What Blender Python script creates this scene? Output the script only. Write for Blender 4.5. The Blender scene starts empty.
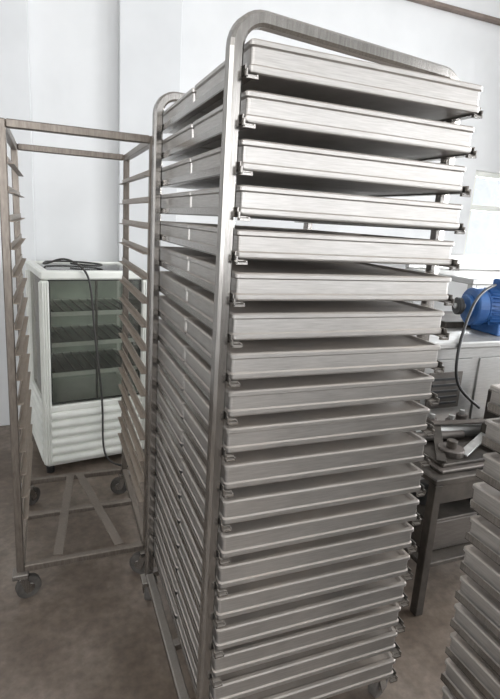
import bpy, math, random
from mathutils import Vector, Matrix
random.seed(4)
S=bpy.context.scene
S.view_settings.view_transform='Standard'
S.view_settings.look='None'

# ------------------------------------------------------------ materials
def new_mat(name):
    m=bpy.data.materials.new(name); m.use_nodes=True
    nt=m.node_tree; b=nt.nodes['Principled BSDF']; return m,nt,b
def noise(nt,scale,detail=4,stretch=None,rough=.6):
    tc=nt.nodes.new('ShaderNodeTexCoord'); n=nt.nodes.new('ShaderNodeTexNoise')
    n.inputs['Scale'].default_value=scale; n.inputs['Detail'].default_value=detail; n.inputs['Roughness'].default_value=rough
    if stretch:
        mp=nt.nodes.new('ShaderNodeMapping'); mp.inputs['Scale'].default_value=stretch
        nt.links.new(tc.outputs['Object'],mp.inputs['Vector']); nt.links.new(mp.outputs['Vector'],n.inputs['Vector'])
    else: nt.links.new(tc.outputs['Object'],n.inputs['Vector'])
    return n
def ramp(nt,fac,stops):
    r=nt.nodes.new('ShaderNodeValToRGB'); e=r.color_ramp.elements
    e[0].position=stops[0][0]; e[0].color=(*stops[0][1],1); e[1].position=stops[-1][0]; e[1].color=(*stops[-1][1],1)
    for p,c in stops[1:-1]:
        k=e.new(p); k.color=(*c,1)
    nt.links.new(fac,r.inputs['Fac']); return r
def simple(name,c1,c2,scale=8,rough=.6,metal=0,bump=0,stretch=None):
    m,nt,b=new_mat(name); n=noise(nt,scale,stretch=stretch)
    r=ramp(nt,n.outputs['Fac'],[(.35,c1),(.65,c2)]); nt.links.new(r.outputs['Color'],b.inputs['Base Color'])
    b.inputs['Roughness'].default_value=rough; b.inputs['Metallic'].default_value=metal
    if bump:
        bp=nt.nodes.new('ShaderNodeBump'); bp.inputs['Strength'].default_value=bump; bp.inputs['Distance'].default_value=.01
        nt.links.new(n.outputs['Fac'],bp.inputs['Height']); nt.links.new(bp.outputs['Normal'],b.inputs['Normal'])
    return m
def steel(name,c1,c2,dust,rough=.34,stretch=(3,3,60),dustmax=.85,metal=.9,side=.14):
    """brushed stainless with settled dust on upward faces"""
    m,nt,b=new_mat(name)
    n=noise(nt,6,5,stretch); r=ramp(nt,n.outputs['Fac'],[(.3,c1),(.7,c2)])
    n2=noise(nt,9,6); geo=nt.nodes.new('ShaderNodeNewGeometry'); sep=nt.nodes.new('ShaderNodeSeparateXYZ')
    nt.links.new(geo.outputs['Normal'],sep.inputs[0])
    mr=nt.nodes.new('ShaderNodeMapRange'); mr.inputs[1].default_value=.3; mr.inputs[2].default_value=.9; mr.inputs[3].default_value=side; mr.inputs[4].default_value=dustmax
    nt.links.new(sep.outputs['Z'],mr.inputs[0])
    r2=ramp(nt,n2.outputs['Fac'],[(.3,(.45,.45,.45)),(.7,(1,1,1))])
    mu=nt.nodes.new('ShaderNodeMath'); mu.operation='MULTIPLY'
    nt.links.new(mr.outputs[0],mu.inputs[0]); nt.links.new(r2.outputs['Color'],mu.inputs[1])
    mx=nt.nodes.new('ShaderNodeMix'); mx.data_type='RGBA'
    mx.inputs[7].default_value=(*dust,1)
    nt.links.new(mu.outputs[0],mx.inputs[0]); nt.links.new(r.outputs['Color'],mx.inputs[6]); nt.links.new(mx.outputs[2],b.inputs['Base Color'])
    mm=nt.nodes.new('ShaderNodeMath'); mm.operation='MULTIPLY_ADD'; mm.inputs[1].default_value=-metal; mm.inputs[2].default_value=metal
    nt.links.new(mu.outputs[0],mm.inputs[0]); nt.links.new(mm.outputs[0],b.inputs['Metallic'])
    rr=nt.nodes.new('ShaderNodeMath'); rr.operation='MULTIPLY_ADD'; rr.inputs[1].default_value=.45; rr.inputs[2].default_value=rough
    nt.links.new(mu.outputs[0],rr.inputs[0]); nt.links.new(rr.outputs[0],b.inputs['Roughness'])
    return m
M={}
M['tray']=steel('tray_stainless',(.37,.358,.343),(.52,.505,.487),(.37,.315,.265),rough=.29,side=.20,dustmax=.95,metal=.95)
M['frame']=steel('frame_stainless',(.27,.255,.238),(.41,.392,.37),(.22,.19,.16),rough=.19,stretch=(40,40,3),metal=.97,side=.06)
M['rust']=steel('worn_brown_steel',(.14,.120,.102),(.24,.210,.18),(.21,.175,.145),rough=.33,stretch=(20,20,4),metal=.8)
M['ledge']=steel('worn_ledge_steel',(.24,.200,.168),(.36,.315,.27),(.32,.265,.21),rough=.4,metal=.65)
M['steel2']=steel('machine_stainless',(.42,.42,.41),(.56,.56,.55),(.38,.36,.33),rough=.3,dustmax=.5)
M['rubber']=simple('caster_rubber',(.05,.045,.04),(.11,.10,.09),20,.8)
M['white']=simple('white_enamel',(.76,.775,.72),(.86,.865,.81),6,.35)
M['casedark']=simple('case_interior',(.36,.40,.34),(.46,.50,.44),4,.5)
M['shelf']=simple('case_shelf',(.70,.72,.66),(.80,.81,.76),10,.3,.1)
M['maroon']=simple('case_side_trim',(.20,.10,.08),(.30,.16,.12),6,.5)
M['blue']=simple('blue_motor_paint',(.02,.08,.24),(.04,.13,.34),12,.4)
M['black']=simple('black_plastic',(.012,.012,.012),(.03,.03,.03),15,.45)
M['darkiron']=simple('dark_iron',(.045,.038,.032),(.11,.095,.08),8,.6,.4)
M['darkpart']=steel('greasy_steel',(.11,.10,.09),(.20,.185,.17),(.13,.105,.09),rough=.35,metal=.8)
M['cable']=simple('cable_rubber',(.03,.03,.028),(.06,.055,.05),10,.6)
M['wall']=simple('wall_paint',(.73,.735,.735),(.785,.788,.787),1.6,.85,bump=.02)
M['wall2']=simple('pilaster_paint',(.675,.682,.685),(.74,.745,.748),1.4,.85)
M['ceil']=simple('ceiling_paint',(.72,.72,.71),(.78,.78,.77),2,.9)
M['beam']=simple('brown_conduit',(.16,.12,.10),(.26,.21,.18),5,.6)
# floor
m,nt,b=new_mat('concrete_floor'); n=noise(nt,2.6,9,rough=.7); n2=noise(nt,30,4); n3=noise(nt,1.1,6,rough=.6)
r=ramp(nt,n.outputs['Fac'],[(.3,(.125,.094,.072)),(.48,(.205,.163,.130)),(.56,(.25,.205,.168)),(.72,(.33,.28,.235))])
r2=ramp(nt,n2.outputs['Fac'],[(.35,(.75,.75,.75)),(.65,(1.05,1.05,1.05))])
r3=ramp(nt,n3.outputs['Fac'],[(.38,(.60,.57,.53)),(.52,(1,1,1))])
mx=nt.nodes.new('ShaderNodeMix'); mx.data_type='RGBA'; mx.blend_type='MULTIPLY'; mx.inputs[0].default_value=1
nt.links.new(r.outputs['Color'],mx.inputs[6]); nt.links.new(r2.outputs['Color'],mx.inputs[7])
my=nt.nodes.new('ShaderNodeMix'); my.data_type='RGBA'; my.blend_type='MULTIPLY'; my.inputs[0].default_value=1
nt.links.new(mx.outputs[2],my.inputs[6]); nt.links.new(r3.outputs['Color'],my.inputs[7]); nt.links.new(my.outputs[2],b.inputs['Base Color'])
b.inputs['Roughness'].default_value=.45
M['floor']=m
def glass(name,tint,refl,film=(.45,.45,.42),fmin=.02,fmax=.10):
    m,nt,b=new_mat(name); nt.nodes.remove(b); out=nt.nodes['Material Output']
    t=nt.nodes.new('ShaderNodeBsdfTransparent'); t.inputs[0].default_value=(*tint,1)
    g=nt.nodes.new('ShaderNodeBsdfGlossy'); g.inputs['Roughness'].default_value=.06
    fr=nt.nodes.new('ShaderNodeLayerWeight'); fr.inputs[0].default_value=refl
    n=noise(nt,5); mi=nt.nodes.new('ShaderNodeMixShader')
    d=nt.nodes.new('ShaderNodeBsdfDiffuse'); d.inputs[0].default_value=(*film,1); m2=nt.nodes.new('ShaderNodeMixShader')
    rr=ramp(nt,n.outputs['Fac'],[(.35,(fmin,)*3),(.7,(fmax,)*3)])
    nt.links.new(fr.outputs['Fresnel'],mi.inputs[0]); nt.links.new(t.outputs[0],mi.inputs[1]); nt.links.new(g.outputs[0],mi.inputs[2])
    nt.links.new(rr.outputs['Color'],m2.inputs[0]); nt.links.new(mi.outputs[0],m2.inputs[1]); nt.links.new(d.outputs[0],m2.inputs[2])
    nt.links.new(m2.outputs[0],out.inputs[0]); return m
M['glass']=glass('case_glass',(.96,.98,.95),.4)
M['sideglass']=glass('case_side_glass',(.70,.66,.55),.4,(.40,.36,.30),.10,.3)
M['wglass']=glass('window_glass',(.95,.97,1),.2)

# ------------------------------------------------------------ mesh builder
class MB:
    def __init__(s): s.v=[]; s.f=[]; s.m=[]; s.mats=[]
    def mi(s,k):
        if k not in s.mats: s.mats.append(k)
        return s.mats.index(k)
    def add(s,vs,fs,k):
        o=len(s.v); s.v+= [tuple(v) for v in vs]; i=s.mi(k)
        for f in fs: s.f.append([a+o for a in f]); s.m.append(i)
    def box(s,x0,x1,y0,y1,z0,z1,k,c=0.0,T=None):
        if c<=0: 
            vs=[(x,y,z) for z in(z0,z1) for x,y in((x0,y0),(x1,y0),(x1,y1),(x0,y1))]
            fs=[(3,2,1,0),(4,5,6,7)]+[(i,(i+1)%4,4+(i+1)%4,4+i) for i in range(4)]
        else:
            rings=[(c,z0),(0,z0+c),(0,z1-c),(c,z1)]; vs=[]
            for ins,z in rings:
                a,b_,p,q=x0+ins,x1-ins,y0+ins,y1-ins; e=c
                vs+=[(a+e,p,z),(b_-e,p,z),(b_,p+e,z),(b_,q-e,z),(b_-e,q,z),(a+e,q,z),(a,q-e,z),(a,p+e,z)]
            fs=[tuple(range(7,-1,-1)),tuple(range(24,32))]
            for r_ in range(3):
                for i in range(8): fs.append((r_*8+i,r_*8+(i+1)%8,(r_+1)*8+(i+1)%8,(r_+1)*8+i))
        if T: vs=[T@Vector(v) for v in vs]
        s.add(vs,fs,k)
    def bar(s,p0,p1,w,h,k,up=(0,0,1)):
        p0,p1=Vector(p0),Vector(p1); t=(p1-p0); L=t.length; t.normalize(); up=Vector(up)
        r=t.cross(up).normalized(); u=r.cross(t)
        T=Matrix(((t.x,r.x,u.x,p0.x),(t.y,r.y,u.y,p0.y),(t.z,r.z,u.z,p0.z),(0,0,0,1)))
        s.box(0,L,-w/2,w/2,-h/2,h/2,k,min(w,h)*.12,T)
    def cyl(s,p0,p1,r,k,n=20,r2=None):
        p0,p1=Vector(p0),Vector(p1); t=(p1-p0).normalized(); a=Vector((0,0,1)) if abs(t.z)<.9 else Vector((1,0,0))
        u=t.cross(a).normalized(); w=t.cross(u); r2=r if r2 is None else r2
        L=(p1-p0).length; c=min(r,r2,L)*.12
        vs=[]; rings=[(0,r-c),(c,r),(L-c,r2),(L,r2-c)]
        for d,rr in rings:
            for i in range(n):
                an=2*math.pi*i/n; vs.append(p0+t*d+u*rr*math.cos(an)+w*rr*math.sin(an))
        fs=[tuple(range(n)),tuple(range(4*n-1,3*n-1,-1))]
        for q in range(3):
            for i in range(n): fs.append((q*n+i,(q+1)*n+i,(q+1)*n+(i+1)%n,q*n+(i+1)%n))
        s.add(vs,fs,k)
    def sweep(s,pts,nrm,w,k):
        nrm=Vector(nrm).normalized(); P=[Vector(p) for p in pts]; n=len(P); c=w*.2; h=w/2
        prof=[(-h+c,-h),(h-c,-h),(h,-h+c),(h,h-c),(h-c,h),(-h+c,h),(-h,h-c),(-h,-h+c)]
        vs=[]
        for i,p in enumerate(P):
            t=(P[min(i+1,n-1)]-P[max(i-1,0)]).normalized(); m_=nrm.cross(t).normalized()
            for a,b_ in prof: vs.append(p+m_*a+nrm*b_)
        fs=[tuple(range(7,-1,-1)),tuple(range((n-1)*8,n*8))]
        for i in range(n-1):
            for j in range(8): fs.append((i*8+j,i*8+(j+1)%8,(i+1)*8+(j+1)%8,(i+1)*8+j))
        s.add(vs,fs,k)
    def rings(s,cx,cy,W,D,rg,rad,k,rot=0,n=4,tilt=0):
        vs=[]; N=4*(n+1); ca,sa=math.cos(rot),math.sin(rot)
        for ins,z in rg:
            hw,hd=W/2-ins,D/2-ins; r=max(rad-ins*.5,.002)
            for q,(sx,sy) in enumerate(((-1,-1),(1,-1),(1,1),(-1,1))):
                for i in range(n+1):
                    an=math.pi+q*math.pi/2+i/n*math.pi/2
                    x=sx*(hw-r)+r*math.cos(an); y=sy*(hd-r)+r*math.sin(an)
                    vs.append((cx+x*ca-y*sa,cy+x*sa+y*ca,z))
        fs=[tuple(range(N-1,-1,-1)),tuple(range((len(rg)-1)*N,len(rg)*N))]
        for q in range(len(rg)-1):
            for i in range(N): fs.append((q*N+i,q*N+(i+1)%N,(q+1)*N+(i+1)%N,(q+1)*N+i))
        s.add(vs,fs,k)
    def build(s,name,parent=None,smooth=False):
        me=bpy.data.meshes.new(name); me.from_pydata(s.v,[],s.f); me.update()
        for k in s.mats: me.materials.append(M[k])
        for p,i in zip(me.polygons,s.m): p.material_index=i
        import bmesh
        bm=bmesh.new(); bm.from_mesh(me); bmesh.ops.recalc_face_normals(bm,faces=bm.faces); bm.to_mesh(me); bm.free()
        o=bpy.data.objects.new(name,me); S.collection.objects.link(o)
        if parent: o.parent=parent
        return o
def empty(name):
    o=bpy.data.objects.new(name,None); S.collection.objects.link(o); o.empty_display_size=.1; return o
def caster(mb,x,y,ztop,ang=0,r=.045):
    d=Vector((math.cos(ang),math.sin(ang),0)); q=Vector((-d.y,d.x,0)); c=Vector((x,y,r))+d*.025
    mb.cyl(c-q*.014,c+q*.014,r,'rubber',24); mb.cyl(c-q*.017,c+q*.017,r*.45,'frame',16)
    for sg in(-1,1):
        a=c+q*.022*sg; mb.bar(a+Vector((0,0,-.01)),Vector((x,y,ztop-.02))+q*.022*sg,.004,.026,'frame',up=d)
    mb.box(x-.028,x+.028,y-.028,y+.028,ztop-.022,ztop-.001,'frame',.003)
    mb.cyl((x,y,ztop-.03),(x,y,ztop-.02),.02,'frame')

# ------------------------------------------------------------ room
def room_box(name,x0,x1,y0,y1,z0,z1,k,c=0):
    mb=MB(); mb.box(x0,x1,y0,y1,z0,z1,k,c); return mb.build(name)
X0,X1,Y0,Y1,H=-2.6,4.8,-4.2,2.6,3.7
room_box('floor',X0-.2,X1+.2,Y0-.2,Y1+.2,-.1,0,'floor')
room_box('ceiling',X0-.2,X1+.2,Y0-.2,Y1+.2,H,H+.1,'ceil')
mb=MB(); 
BW=(3.16,4.25,1.0,2.0)
mb.box(X0-.2,BW[0],Y1,Y1+.15,0,H,'wall'); mb.box(BW[1],X1+.2,Y1,Y1+.15,0,H,'wall'); mb.box(BW[0],BW[1],Y1,Y1+.15,0,BW[2],'wall'); mb.box(BW[0],BW[1],Y1,Y1+.15,BW[3],H,'wall')
mb.box(.10,.49,Y1-.07,Y1,0,H,'wall2',.004); mb.box(-1.1,-.42,Y1-.07,Y1,0,H,'wall2',.004); mb.build('wall_back')
def wall_with_windows(name,axis,pos,thick,a0,a1,wins,z0,z1):
    mb=MB()
    def bx(a,b_,p,q):
        if axis=='y': mb.box(a,b_,pos,pos+thick,p,q,'wall')
        else: mb.box(pos,pos+thick,a,b_,p,q,'wall')
    bx(a0,a1,0,z0); bx(a0,a1,z1,H); cur=a0
    for w0,w1 in wins: bx(cur,w0,z0,z1); cur=w1
    bx(cur,a1,z0,z1); mb.build(name)
wb=[(-1.9,-.5),(.6,2.0),(2.8,4.2)]; wr=[(-3.2,-1.6),(-.9,.7)]; wl_added=[(-2.6,-1.0)]  # left-wall window is unseen, added to let light onto left-facing tray sides
wall_with_windows('wall_front','y',Y0-.15,.15,X0,X1,wb,.95,3.0)
wall_with_windows('wall_right','x',X1,.15,Y0,Y1,wr,.95,3.0)
wall_with_windows('wall_left','x',X0-.15,.15,Y0,Y1,wl_added,.95,3.0)
k=1
def window_y(name,w0,w1,y,z0,z1):
    mb=MB()
    for a in(w0,(w0+w1)/2-.025,w1-.05): mb.box(a,a+.05,y,y+.06,z0,z1,'white',.004)
    for z in(z0,z0+(z1-z0)*.66,z1-.05): mb.box(w0+.05,w1-.05,y+.005,y+.055,z,z+.05,'white',.004)
    mb.box(w0,w1,y+.02,y+.026,z0+.01,z1-.01,'wglass'); mb.build(name)
for w0,w1 in wb:
    window_y('window_%d'%k,w0,w1,Y0-.1,.95,3.0); k+=1
window_y('window_%d'%k,BW[0],BW[1],Y1+.03,BW[2],BW[3]); k+=1
for x,ws in((X1+.04,wr),(X0-.10,wl_added)):
  for w0,w1 in ws:
    mb=MB()
    for a in(w0,(w0+w1)/2-.025,w1-.05): mb.box(x,x+.06,a,a+.05,.95,3.0,'white',.004)
    for z in(.95,2.3,2.95): mb.box(x+.005,x+.055,w0+.05,w1-.05,z,z+.05,'white',.004)
    mb.box(x+.02,x+.026,w0,w1,.96,2.99,'wglass'); mb.build('window_%d'%k); k+=1  # the left-wall one is an added opening for fill light
room_box('trim_1',1.75,X1,Y1-.06,Y1-.005,3.14,3.17,'beam',.006)

# ------------------------------------------------------------ main tray rack
ZB=lambda n:1.70-.083*(n-1)
NT=19
def arc_hoop(xl,yl,xr,yr,z0,zt,r=.058):
    a=Vector((xl,yl,0)); b_=Vector((xr,yr,0)); d=(b_-a).normalized(); pts=[a+Vector((0,0,z0)),a+Vector((0,0,(z0+zt)/2))]
    for i in range(9):
        t=i/8*math.pi/2; pts.append(a+d*(r-r*math.cos(t))+Vector((0,0,zt-r+r*math.sin(t))))
    for i in range(9):
        t=math.pi/2-i/8*math.pi/2; pts.append(b_-d*(r-r*math.cos(t))+Vector((0,0,zt-r+r*math.sin(t))))
    pts+=[b_+Vector((0,0,(z0+zt)/2)),b_+Vector((0,0,z0))]
    return pts,(-d.y,d.x,0)
def make_rack(name):
    root=empty(name)
    mb=MB(); W=.546; xl,xr=-.018,W+.030
    for yl in(-.04,.66):
        pts,n=arc_hoop(xl,yl,xr,yl+.09,.12,1.800); mb.sweep(pts,n,.028,'frame')
    for z in(.125,):
        mb.bar((xl,-.025,z),(xl,.645,z),.028,.028,'frame'); mb.bar((xr,.065,z),(xr,.735,z),.028,.028,'frame')
        mb.bar((xl,-.04,z),(xr,.05,z),.026,.026,'frame'); mb.bar((xl,.66,z),(xr,.75,z),.026,.026,'frame'); mb.bar((xl,.31,z),(xr,.40,z),.026,.026,'frame')
    mb.build('frame',root)
    mb=MB()
    for i in range(1,NT+1):
        z=ZB(i)
        for sg,x in((1,0.0),(-1,W)):
            def bx(a,b_,y0,y1,p,q):
                a,b_=x+sg*a,x+sg*b_; mb.box(min(a,b_),max(a,b_),y0,y1,p,q,'frame',.0005)
            y0=-.062; y1=.70 if sg==1 else .77
            bx(-.0035,-.0015,y0,y1,z-.004,z+.014)
            bx(-.0035,.018,y0,y1,z-.005,z-.002)
            bx(-.0035,.020,y0-.008,y0+.001,z-.011,z-.006)
            bx(-.0035,-.0008,y0-.008,y0+.001,z-.010,z+.006)
            bx(.0165,.0195,y0-.008,y0+.001,z-.008,z-.003)
            if sg==-1:
                for yy in(.05,.75): bx(-.018,-.003,yy-.008,yy+.008,z-.004,z+.010)
    mb.build('rails',root)
    mb=MB()
    for x,y,a in((xl,-.04,2.2),(xr,.05,.4),(xl,.66,1.2),(xr,.75,2.8)): caster(mb,x,y,.111,a,.042)
    mb.build('casters',root)
    return root
def tray_mesh(mb,x0,x1,y0,y1,z,h=.056,rot=0,k='tray'):
    rg=[(.005,z-.001),(.0012,z+.001),(.0005,z+.004),(.0005,z+.012),(.004,z+.0150),(.004,z+h-.013),(.0,z+h-.010),(.0,z+h-.003),(.003,z+h),(.011,z+h),(.0135,z+h-.0025),(.018,z+h-.0055)]
    mb.rings((x0+x1)/2,(y0+y1)/2,x1-x0,y1-y0,rg,.010,k,rot)
rack=make_rack('tray_rack_trolley')
mb=MB()
for i in range(1,NT+1):
    z=ZB(i)-.0005; d=random.uniform(-.006,.006); r=random.uniform(-.006,.006)
    if i==1: d=-.012; r=.004
    tray_mesh(mb,.001,.545,-.058+d,.325+d,z,rot=r*.6)
    d2=max(random.uniform(-.004,.004),d-.001); tray_mesh(mb,.001,.545,.330+d2,.715+d2,z,rot=random.uniform(-.002,.002))
mb.build('baking_trays',rack)

# ------------------------------------------------------------ right foreground rack (only its far corner is in view)
root=empty('tray_rack_trolley.001')
x0,x1,y0,y1=.588,1.134,-1.0,-.175; ztop=1.055; n2=11
mb=MB()
for x in(x0-.012,x1+.012):
    for y in(y0+.1,y1-.22):
        mb.box(x-.011,x+.011,y-.014,y+.014,.12,ztop+.075,'frame',.002)
    mb.bar((x,y0+.1,ztop+.08),(x,y1-.22,ztop+.08),.024,.024,'frame'); mb.bar((x,y0+.02,.13),(x,y1-.05,.13),.024,.024,'frame')
for y in(y0+.1,y1-.22): mb.bar((x0,y,.13),(x1,y,.13),.024,.024,'frame')
mb.build('frame',root)
mb=MB()
for i in range(n2):
    z=ztop-.083*i
    for sg,x in((1,x0),(-1,x1)):
        for a,b_,p,q in((-.0015,-.0005,z-.004,z+.016),(-.0015,.018,z-.005,z-.002)):
            a,b_=x+sg*a,x+sg*b_; mb.box(min(a,b_),max(a,b_),y0,y1-.004,p,q,'frame',.0004)
mb.build('rails',root)
mb=MB()
for x in(x0,x1):
    for y in(y0+.1,y1-.12): caster(mb,x,y,.118,1,.042)
mb.build('casters',root)
mb=MB()
for i in range(n2):
    z=ztop-.083*i-.0005; d=random.uniform(-.008,.008)
    tray_mesh(mb,x0+.001,x1-.001,y1-.40+d,y1+d,z,rot=random.uniform(-.008,.008)); tray_mesh(mb,x0+.001,x1-.001,y1-.81,y1-.42,z)
mb.build('baking_trays.001',root)

# ------------------------------------------------------------ left empty rack
root=empty('empty_bakery_rack')
xa,xb,ya,yb,zt=-.465,.000,.82,1.47,1.70
mb=MB(); w=.026
for x in(xa,xb):
    for y in(ya,yb): mb.box(x-w/2,x+w/2,y-w/2,y+w/2,.12,zt,'rust',.003)
for z in(zt-.013,.133):
    for x in(xa,xb): mb.bar((x,ya+w/2,z),(x,yb-w/2,z),w,w,'rust')
    for y in(ya,yb): mb.bar((xa+w/2,y,z),(xb-w/2,y,z),w,w,'rust')
mb.bar((xa+.13,ya+.013,.15),(xa+.20,yb-.013,.15),.035,.004,'rust'); mb.bar((xa+.36,ya+.013,.15),(xa+.24,yb-.013,.15),.035,.004,'rust')
mb.bar((xa+.013,1.15,.14),(xb-.013,1.15,.14),.03,.02,'rust')
mb.build('frame',root)
mb=MB()
for i in range(15):
    z=1.58-.088*i
    for sg,x in((1,xa),(-1,xb)):
        e=x+sg*w/2
        a,b_=sorted((e,e+sg*.003)); mb.box(a,b_,ya-.012,yb+.012,z-.010,z+.010,'ledge',.0008)
        a,b_=sorted((e,e+sg*.020)); mb.box(a,b_,ya-.012,yb+.012,z-.012,z-.009,'ledge',.0008)
mb.build('rails',root)
mb=MB()
for x,y,a in((xa,ya,.3),(xb,ya,2.5),(xa,yb,.8),(xb,yb,2.9)): caster(mb,x,y,.12,a,.045)
mb.build('casters',root)

# ------------------------------------------------------------ glass display refrigerator
root=empty('display_refrigerator')
W,D,HH=.58,.56,1.13
T=Matrix.Translation((-.385,1.77,0))@Matrix.Rotation(math.radians(9),4,'Z'); root.matrix_world=T
mb=MB()
for x in(.03,W-.03):
    for y in(.03,D-.03): mb.cyl((x,y,0),(x,y,.04),.022,'black')
mb.box(0.01,W-.01,.01,D-.01,.04,.36,'white',.006)
for i in range(6):
    z=.055+i*.052
    mb.cyl((.035,.012,z+.022),(W-.035,.012,z+.022),.024,'white',14)
    mb.cyl((.012,.035,z+.022),(.012,D-.035,z+.022),.022,'white',14)
    mb.cyl((W-.012,.035,z+.022),(W-.012,D-.035,z+.022),.022,'white',14)
for x in(.022,W-.022):
    for y in(.022,D-.022):
        mb.box(x-.020,x+.020,y-.020,y+.020,.05,HH-.05,'white',.005)
        for q in(-.012,0,.012):
            mb.cyl((x+q,y-.021 if y<.1 else y+.021,.06),(x+q,y-.021 if y<.1 else y+.021,HH-.06),.0055,'white',8)
            mb.cyl((x-.021 if x<.1 else x+.021,y+q,.06),(x-.021 if x<.1 else x+.021,y+q,HH-.06),.0055,'white',8)
for a in((0,W,0,.05),(0,W,D-.05,D),(0,.05,.05,D-.05),(W-.05,W,.05,D-.05)): mb.box(*a,HH-.045,HH,'white',.008)
mb.box(.05,W-.05,.05,D-.05,HH-.014,HH-.008,'glass')
for a in((.0,W,0,.045),(0,.045,.045,D-.045),(W-.045,W,.045,D-.045)): mb.box(*a,.36,.395,'white',.006)
mb.box(.045,W-.045,.045,D-.02,.36,.375,'shelf',.002)
mb.box(.04,W-.04,D-.035,D-.02,.36,HH-.05,'casedark',.002)
mb.box(.042,.052,.026,.034,.395,HH-.045,'black',.001); mb.box(W-.052,W-.042,.026,.034,.395,HH-.045,'black',.001)
mb.box(.052,W-.052,.026,.034,.395,.405,'black',.001); mb.box(.052,W-.052,.026,.034,HH-.055,HH-.045,'black',.001)
mb.box(W*.5-.006,W*.5+.006,.03,.042,.405,HH-.055,'frame',.001)
mb.build('cabinet',root)
mb=MB()
for z in(.55,.72,.89):
    mb.box(.05,W-.05,.07,D-.05,z,z+.006,'glass'); mb.box(.05,W-.05,.060,.070,z-.010,z+.014,'shelf',.002); mb.box(.05,W-.05,D-.06,D-.05,z-.008,z+.010,'shelf',.002)
    for q in range(9):
        x=.08+q*.0525; mb.box(x,x+.004,.07,D-.06,z+.007,z+.011,'frame')
mb.build('shelves',root)
mb=MB(); mb.box(.042,W-.042,.018,.024,.395,HH-.045,'glass'); mb.box(.020,.026,.042,D-.042,.395,HH-.045,'sideglass'); mb.box(W-.026,W-.02,.042,D-.042,.395,HH-.045,'glass')
mb.build('glass_panes',root)
mb=MB(); mb.box(.028,.036,.045,.08,.40,HH-.06,'maroon',.001); mb.box(.028,.036,D-.10,D-.05,.40,HH-.06,'maroon',.001); mb.box(.028,.034,.08,D-.10,.40,.44,'maroon',.001); mb.build('side_trim',root)
cu=bpy.data.curves.new('power_cable','CURVE'); cu.dimensions='3D'; cu.bevel_depth=.0055; cu.bevel_resolution=3; cu.resolution_u=8
pts=[(.10,.45,HH+.006),(.05,.30,HH+.006),(.06,.15,HH+.02),(.12,.05,HH+.07),(.19,.01,HH+.04),(.235,-.02,HH-.01),(.25,-.022,HH-.10),(.262,-.018,HH-.25),(.27,-.018,.75),(.30,-.020,.5),(.31,-.025,.3),(.30,-.03,.1),(.34,-.05,.01),(.45,-.10,.007)]
sp=cu.splines.new('NURBS'); sp.points.add(len(pts)-1)
for p,c in zip(sp.points,pts): p.co=(*c,1)
sp.use_endpoint_u=True; sp.order_u=4
sp=cu.splines.new('NURBS'); pts=[(.10,.45,HH+.006),(.2,.5,HH+.006),(.35,.42,HH+.006),(.42,.25,HH+.006),(.30,.2,HH+.006),(.22,.35,HH+.006)]; sp.points.add(len(pts)-1)
for p,c in zip(sp.points,pts): p.co=(*c,1)
sp.use_endpoint_u=True; sp.order_u=4
cu.materials.append(M['cable']); o=bpy.data.objects.new('power_cable',cu); S.collection.objects.link(o); o.parent=root

# ------------------------------------------------------------ workbench with dark clutter
root=empty('steel_workbench')
mb=MB(); bx0,bx1,by0,by1=.93,1.75,.28,.72
for x in(bx0+.02,bx1-.02):
    for y in(by0+.02,by1-.02): mb.box(x-.018,x+.018,y-.018,y+.018,0,.55,'darkiron',.003)
mb.box(bx0,bx1,by0,by1,.55,.575,'darkiron',.004); mb.box(bx0+.01,bx1-.01,by0+.01,by1-.01,.20,.22,'darkiron',.003)
mb.box(bx0+.02,bx1-.02,by0+.01,by0+.02,.47,.55,'darkiron',.002)
mb.box(.99,1.24,.34,.60,.221,.36,'darkpart',.012); mb.box(.98,1.25,.33,.61,.36,.372,'darkiron',.004); mb.cyl((1.05,.47,.372),(1.05,.47,.43),.045,'black'); mb.box(1.28,1.62,.34,.66,.221,.33,'black',.012)
mb.box(1.32,1.58,.36,.6,.331,.43,'darkpart',.01); mb.cyl((1.66,.4,.221),(1.66,.4,.40),.03,'darkiron')
mb.box(.98,1.28,.31,.50,.576,.590,'darkpart',.004); mb.box(1.0,1.26,.33,.48,.590,.604,'darkiron',.004)
mb.cyl((.98,.64,.606),(1.5,.54,.606),.028,'steel2'); mb.cyl((1.02,.57,.60),(1.3,.545,.60),.018,'darkpart')
mb.cyl((1.10,.40,.604),(1.10,.40,.63),.05,'darkpart'); mb.cyl((1.10,.40,.63),(1.10,.40,.66),.02,'darkiron')
mb.box(1.34,1.6,.36,.50,.576,.68,'darkiron',.01); mb.cyl((1.47,.43,.68),(1.47,.43,.74),.05,'darkpart'); mb.box(1.55,1.7,.56,.68,.576,.75,'darkpart',.01)
for (a,b_,c_,d_,e,kk) in((1.12,.36,1.45,.52,.615,'steel2'),(1.18,.60,1.55,.50,.64,'darkpart'),(1.0,.34,1.2,.60,.612,'darkiron'),(1.30,.33,1.66,.40,.70,'steel2')):
    mb.bar((a,b_,e),(c_,d_,e+.02),.035,.008,kk)
for x,y in((1.30,.62),(1.40,.66),(1.22,.65)):
    mb.cyl((x,y,.576),(x,y,.64),.024,'darkpart'); mb.cyl((x,y,.64),(x,y,.66),.012,'steel2')
mb.build('bench',root)

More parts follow.
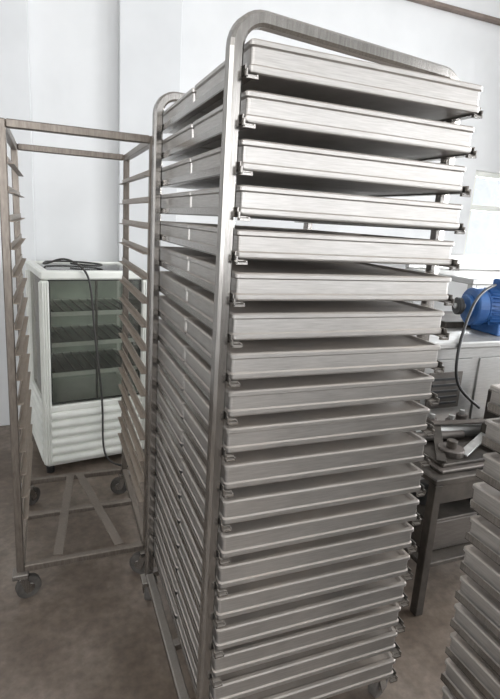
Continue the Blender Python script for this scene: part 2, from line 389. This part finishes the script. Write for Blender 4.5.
# ------------------------------------------------------------ dough machine with blue motor
root=empty('dough_machine')
mb=MB()
mb.box(1.20,2.05,.80,1.40,.08,.92,'steel2',.012); mb.box(1.24,1.56,.792,.802,.14,.50,'steel2',.004); mb.box(1.60,2.0,.792,.802,.14,.50,'steel2',.004); mb.box(1.24,1.56,.792,.802,.54,.86,'steel2',.004); mb.box(1.60,2.0,.792,.802,.54,.86,'steel2',.004)
mb.box(1.16,2.09,.76,1.44,.92,.95,'steel2',.006)
mb.box(1.30,1.50,.786,.792,.62,.80,'darkpart',.002)
for z in(.64,.67,.70,.73,.76): mb.box(1.32,1.48,.782,.787,z,z+.012,'black',.001)
for x in(1.25,1.9):
    for y in(.86,1.34): mb.cyl((x,y,0),(x,y,.08),.03,'black')
mb.box(1.60,2.0,1.05,1.35,.95,.985,'darkiron',.004); mb.box(1.20,1.42,.95,1.30,.95,1.05,'steel2',.008)
mb.build('body',root)
mb=MB(); c=Vector((1.86,.94,1.08)); ax=Vector((1,-.25,0)).normalized()
mb.cyl(c-ax*.13,c+ax*.13,.085,'blue',32)
for i in range(28):
    an=2*math.pi*i/28; u=Vector((0,0,1)); v=ax.cross(u); dr=(u*math.cos(an)+v*math.sin(an))
    if dr.z<-.85: continue
    mb.bar(c-ax*.11+dr*.09,c+ax*.11+dr*.09,.004,.022,'blue',up=dr)
mb.cyl(c-ax*.19,c-ax*.13,.098,'blue',32); mb.cyl(c-ax*.215,c-ax*.19,.06,'blue',24); mb.cyl(c+ax*.13,c+ax*.17,.1,'blue',32)
mb.cyl(c-ax*.27,c-ax*.21,.014,'steel2'); mb.box(c.x-.05,c.x+.05,c.y-.05,c.y+.05,c.z+.09,c.z+.15,'blue',.008)
mb.box(c.x-.11,c.x-.06,c.y-.09,c.y+.09,.951,c.z-.07,'blue',.004); mb.box(c.x+.06,c.x+.11,c.y-.09,c.y+.09,.951,c.z-.07,'blue',.004)
mb.build('motor',root)
mb=MB(); p=c-ax*.25; mb.cyl(p-ax*.012,p+ax*.012,.045,'black',28); mb.build('pulley',root)
cu=bpy.data.curves.new('drive_cable','CURVE'); cu.dimensions='3D'; cu.bevel_depth=.007; sp=cu.splines.new('NURBS')
pts=[(1.76,.92,1.20),(1.60,.86,1.18),(1.48,.79,1.08),(1.41,.75,.95),(1.40,.74,.82),(1.45,.75,.72),(1.54,.75,.66),(1.6,.75,.62)]
sp.points.add(len(pts)-1)
for a,b_ in zip(sp.points,pts): a.co=(*b_,1)
sp.use_endpoint_u=True; sp.order_u=4; cu.materials.append(M['black']); o=bpy.data.objects.new('cable',cu); S.collection.objects.link(o); o.parent=root

root=empty('steel_work_table'); mb=MB()
mb.box(2.25,3.35,1.55,2.25,1.12,1.16,'steel2',.006); mb.box(2.25,3.35,2.21,2.25,1.16,1.28,'steel2',.006)
for x in(2.3,3.3):
    for y in(1.6,2.2): mb.box(x-.02,x+.02,y-.02,y+.02,0,1.12,'steel2',.003)
mb.box(2.3,3.3,1.6,2.2,.55,.57,'steel2',.004); mb.box(2.32,3.28,1.58,1.6,.95,1.12,'steel2',.004); mb.build('table',root)

# ------------------------------------------------------------ light
def area(name,loc,target,sx,sy,power,col):
    l=bpy.data.lights.new(name,'AREA'); l.shape='RECTANGLE'; l.size=sx; l.size_y=sy; l.energy=power; l.color=col
    o=bpy.data.objects.new(name,l); S.collection.objects.link(o); o.location=loc
    o.rotation_euler=(Vector(target)-Vector(loc)).to_track_quat('-Z','Y').to_euler(); return o
for i,(w0,w1) in enumerate(wb):
    area('daylight_front_%d'%i,((w0+w1)/2,Y0-.3,2.0),((w0+w1)/2,0,1.6),1.35,2.0,(95,42,48)[i],(1,.975,.94))
for i,(w0,w1) in enumerate(wr):
    area('daylight_right_%d'%i,(X1+.3,(w0+w1)/2,2.0),(0,(w0+w1)/2,1.6),1.5,2.0,(200,245)[i],(1,.98,.95))
area('added_fill_left',(X0-.3,-1.8,2.0),(0,-1.2,1.2),1.5,2.0,65,(1,.97,.93))  # added fill from the left, lifts the dark left sides of the trays
area('daylight_back',((BW[0]+BW[1])/2,Y1+.35,1.5),(1,0,1.0),1.0,.9,130,(1,.99,.975))
wd=bpy.data.worlds.new('world'); S.world=wd; wd.use_nodes=True; bg=wd.node_tree.nodes['Background']; bg.inputs[0].default_value=(.95,.97,1,1); bg.inputs[1].default_value=1.15

# ------------------------------------------------------------ camera
yaw,pitch,roll,f=.3863,.2194,.0621,502.2
F=Vector((math.sin(yaw)*math.cos(pitch),math.cos(yaw)*math.cos(pitch),-math.sin(pitch))); R=Vector((math.cos(yaw),-math.sin(yaw),0)); U=R.cross(F)
c,s=math.cos(roll),math.sin(roll); R,U=c*R+s*U,-s*R+c*U
cam=bpy.data.cameras.new('camera'); co=bpy.data.objects.new('camera',cam); S.collection.objects.link(co)
co.matrix_world=Matrix(((R.x,U.x,-F.x,-.3377),(R.y,U.y,-F.y,-.9834),(R.z,U.z,-F.z,1.4399),(0,0,0,1)))
cam.sensor_fit='VERTICAL'; cam.sensor_height=36; cam.lens=36*f/699; cam.shift_y=-16/699; cam.clip_start=.02
S.camera=co
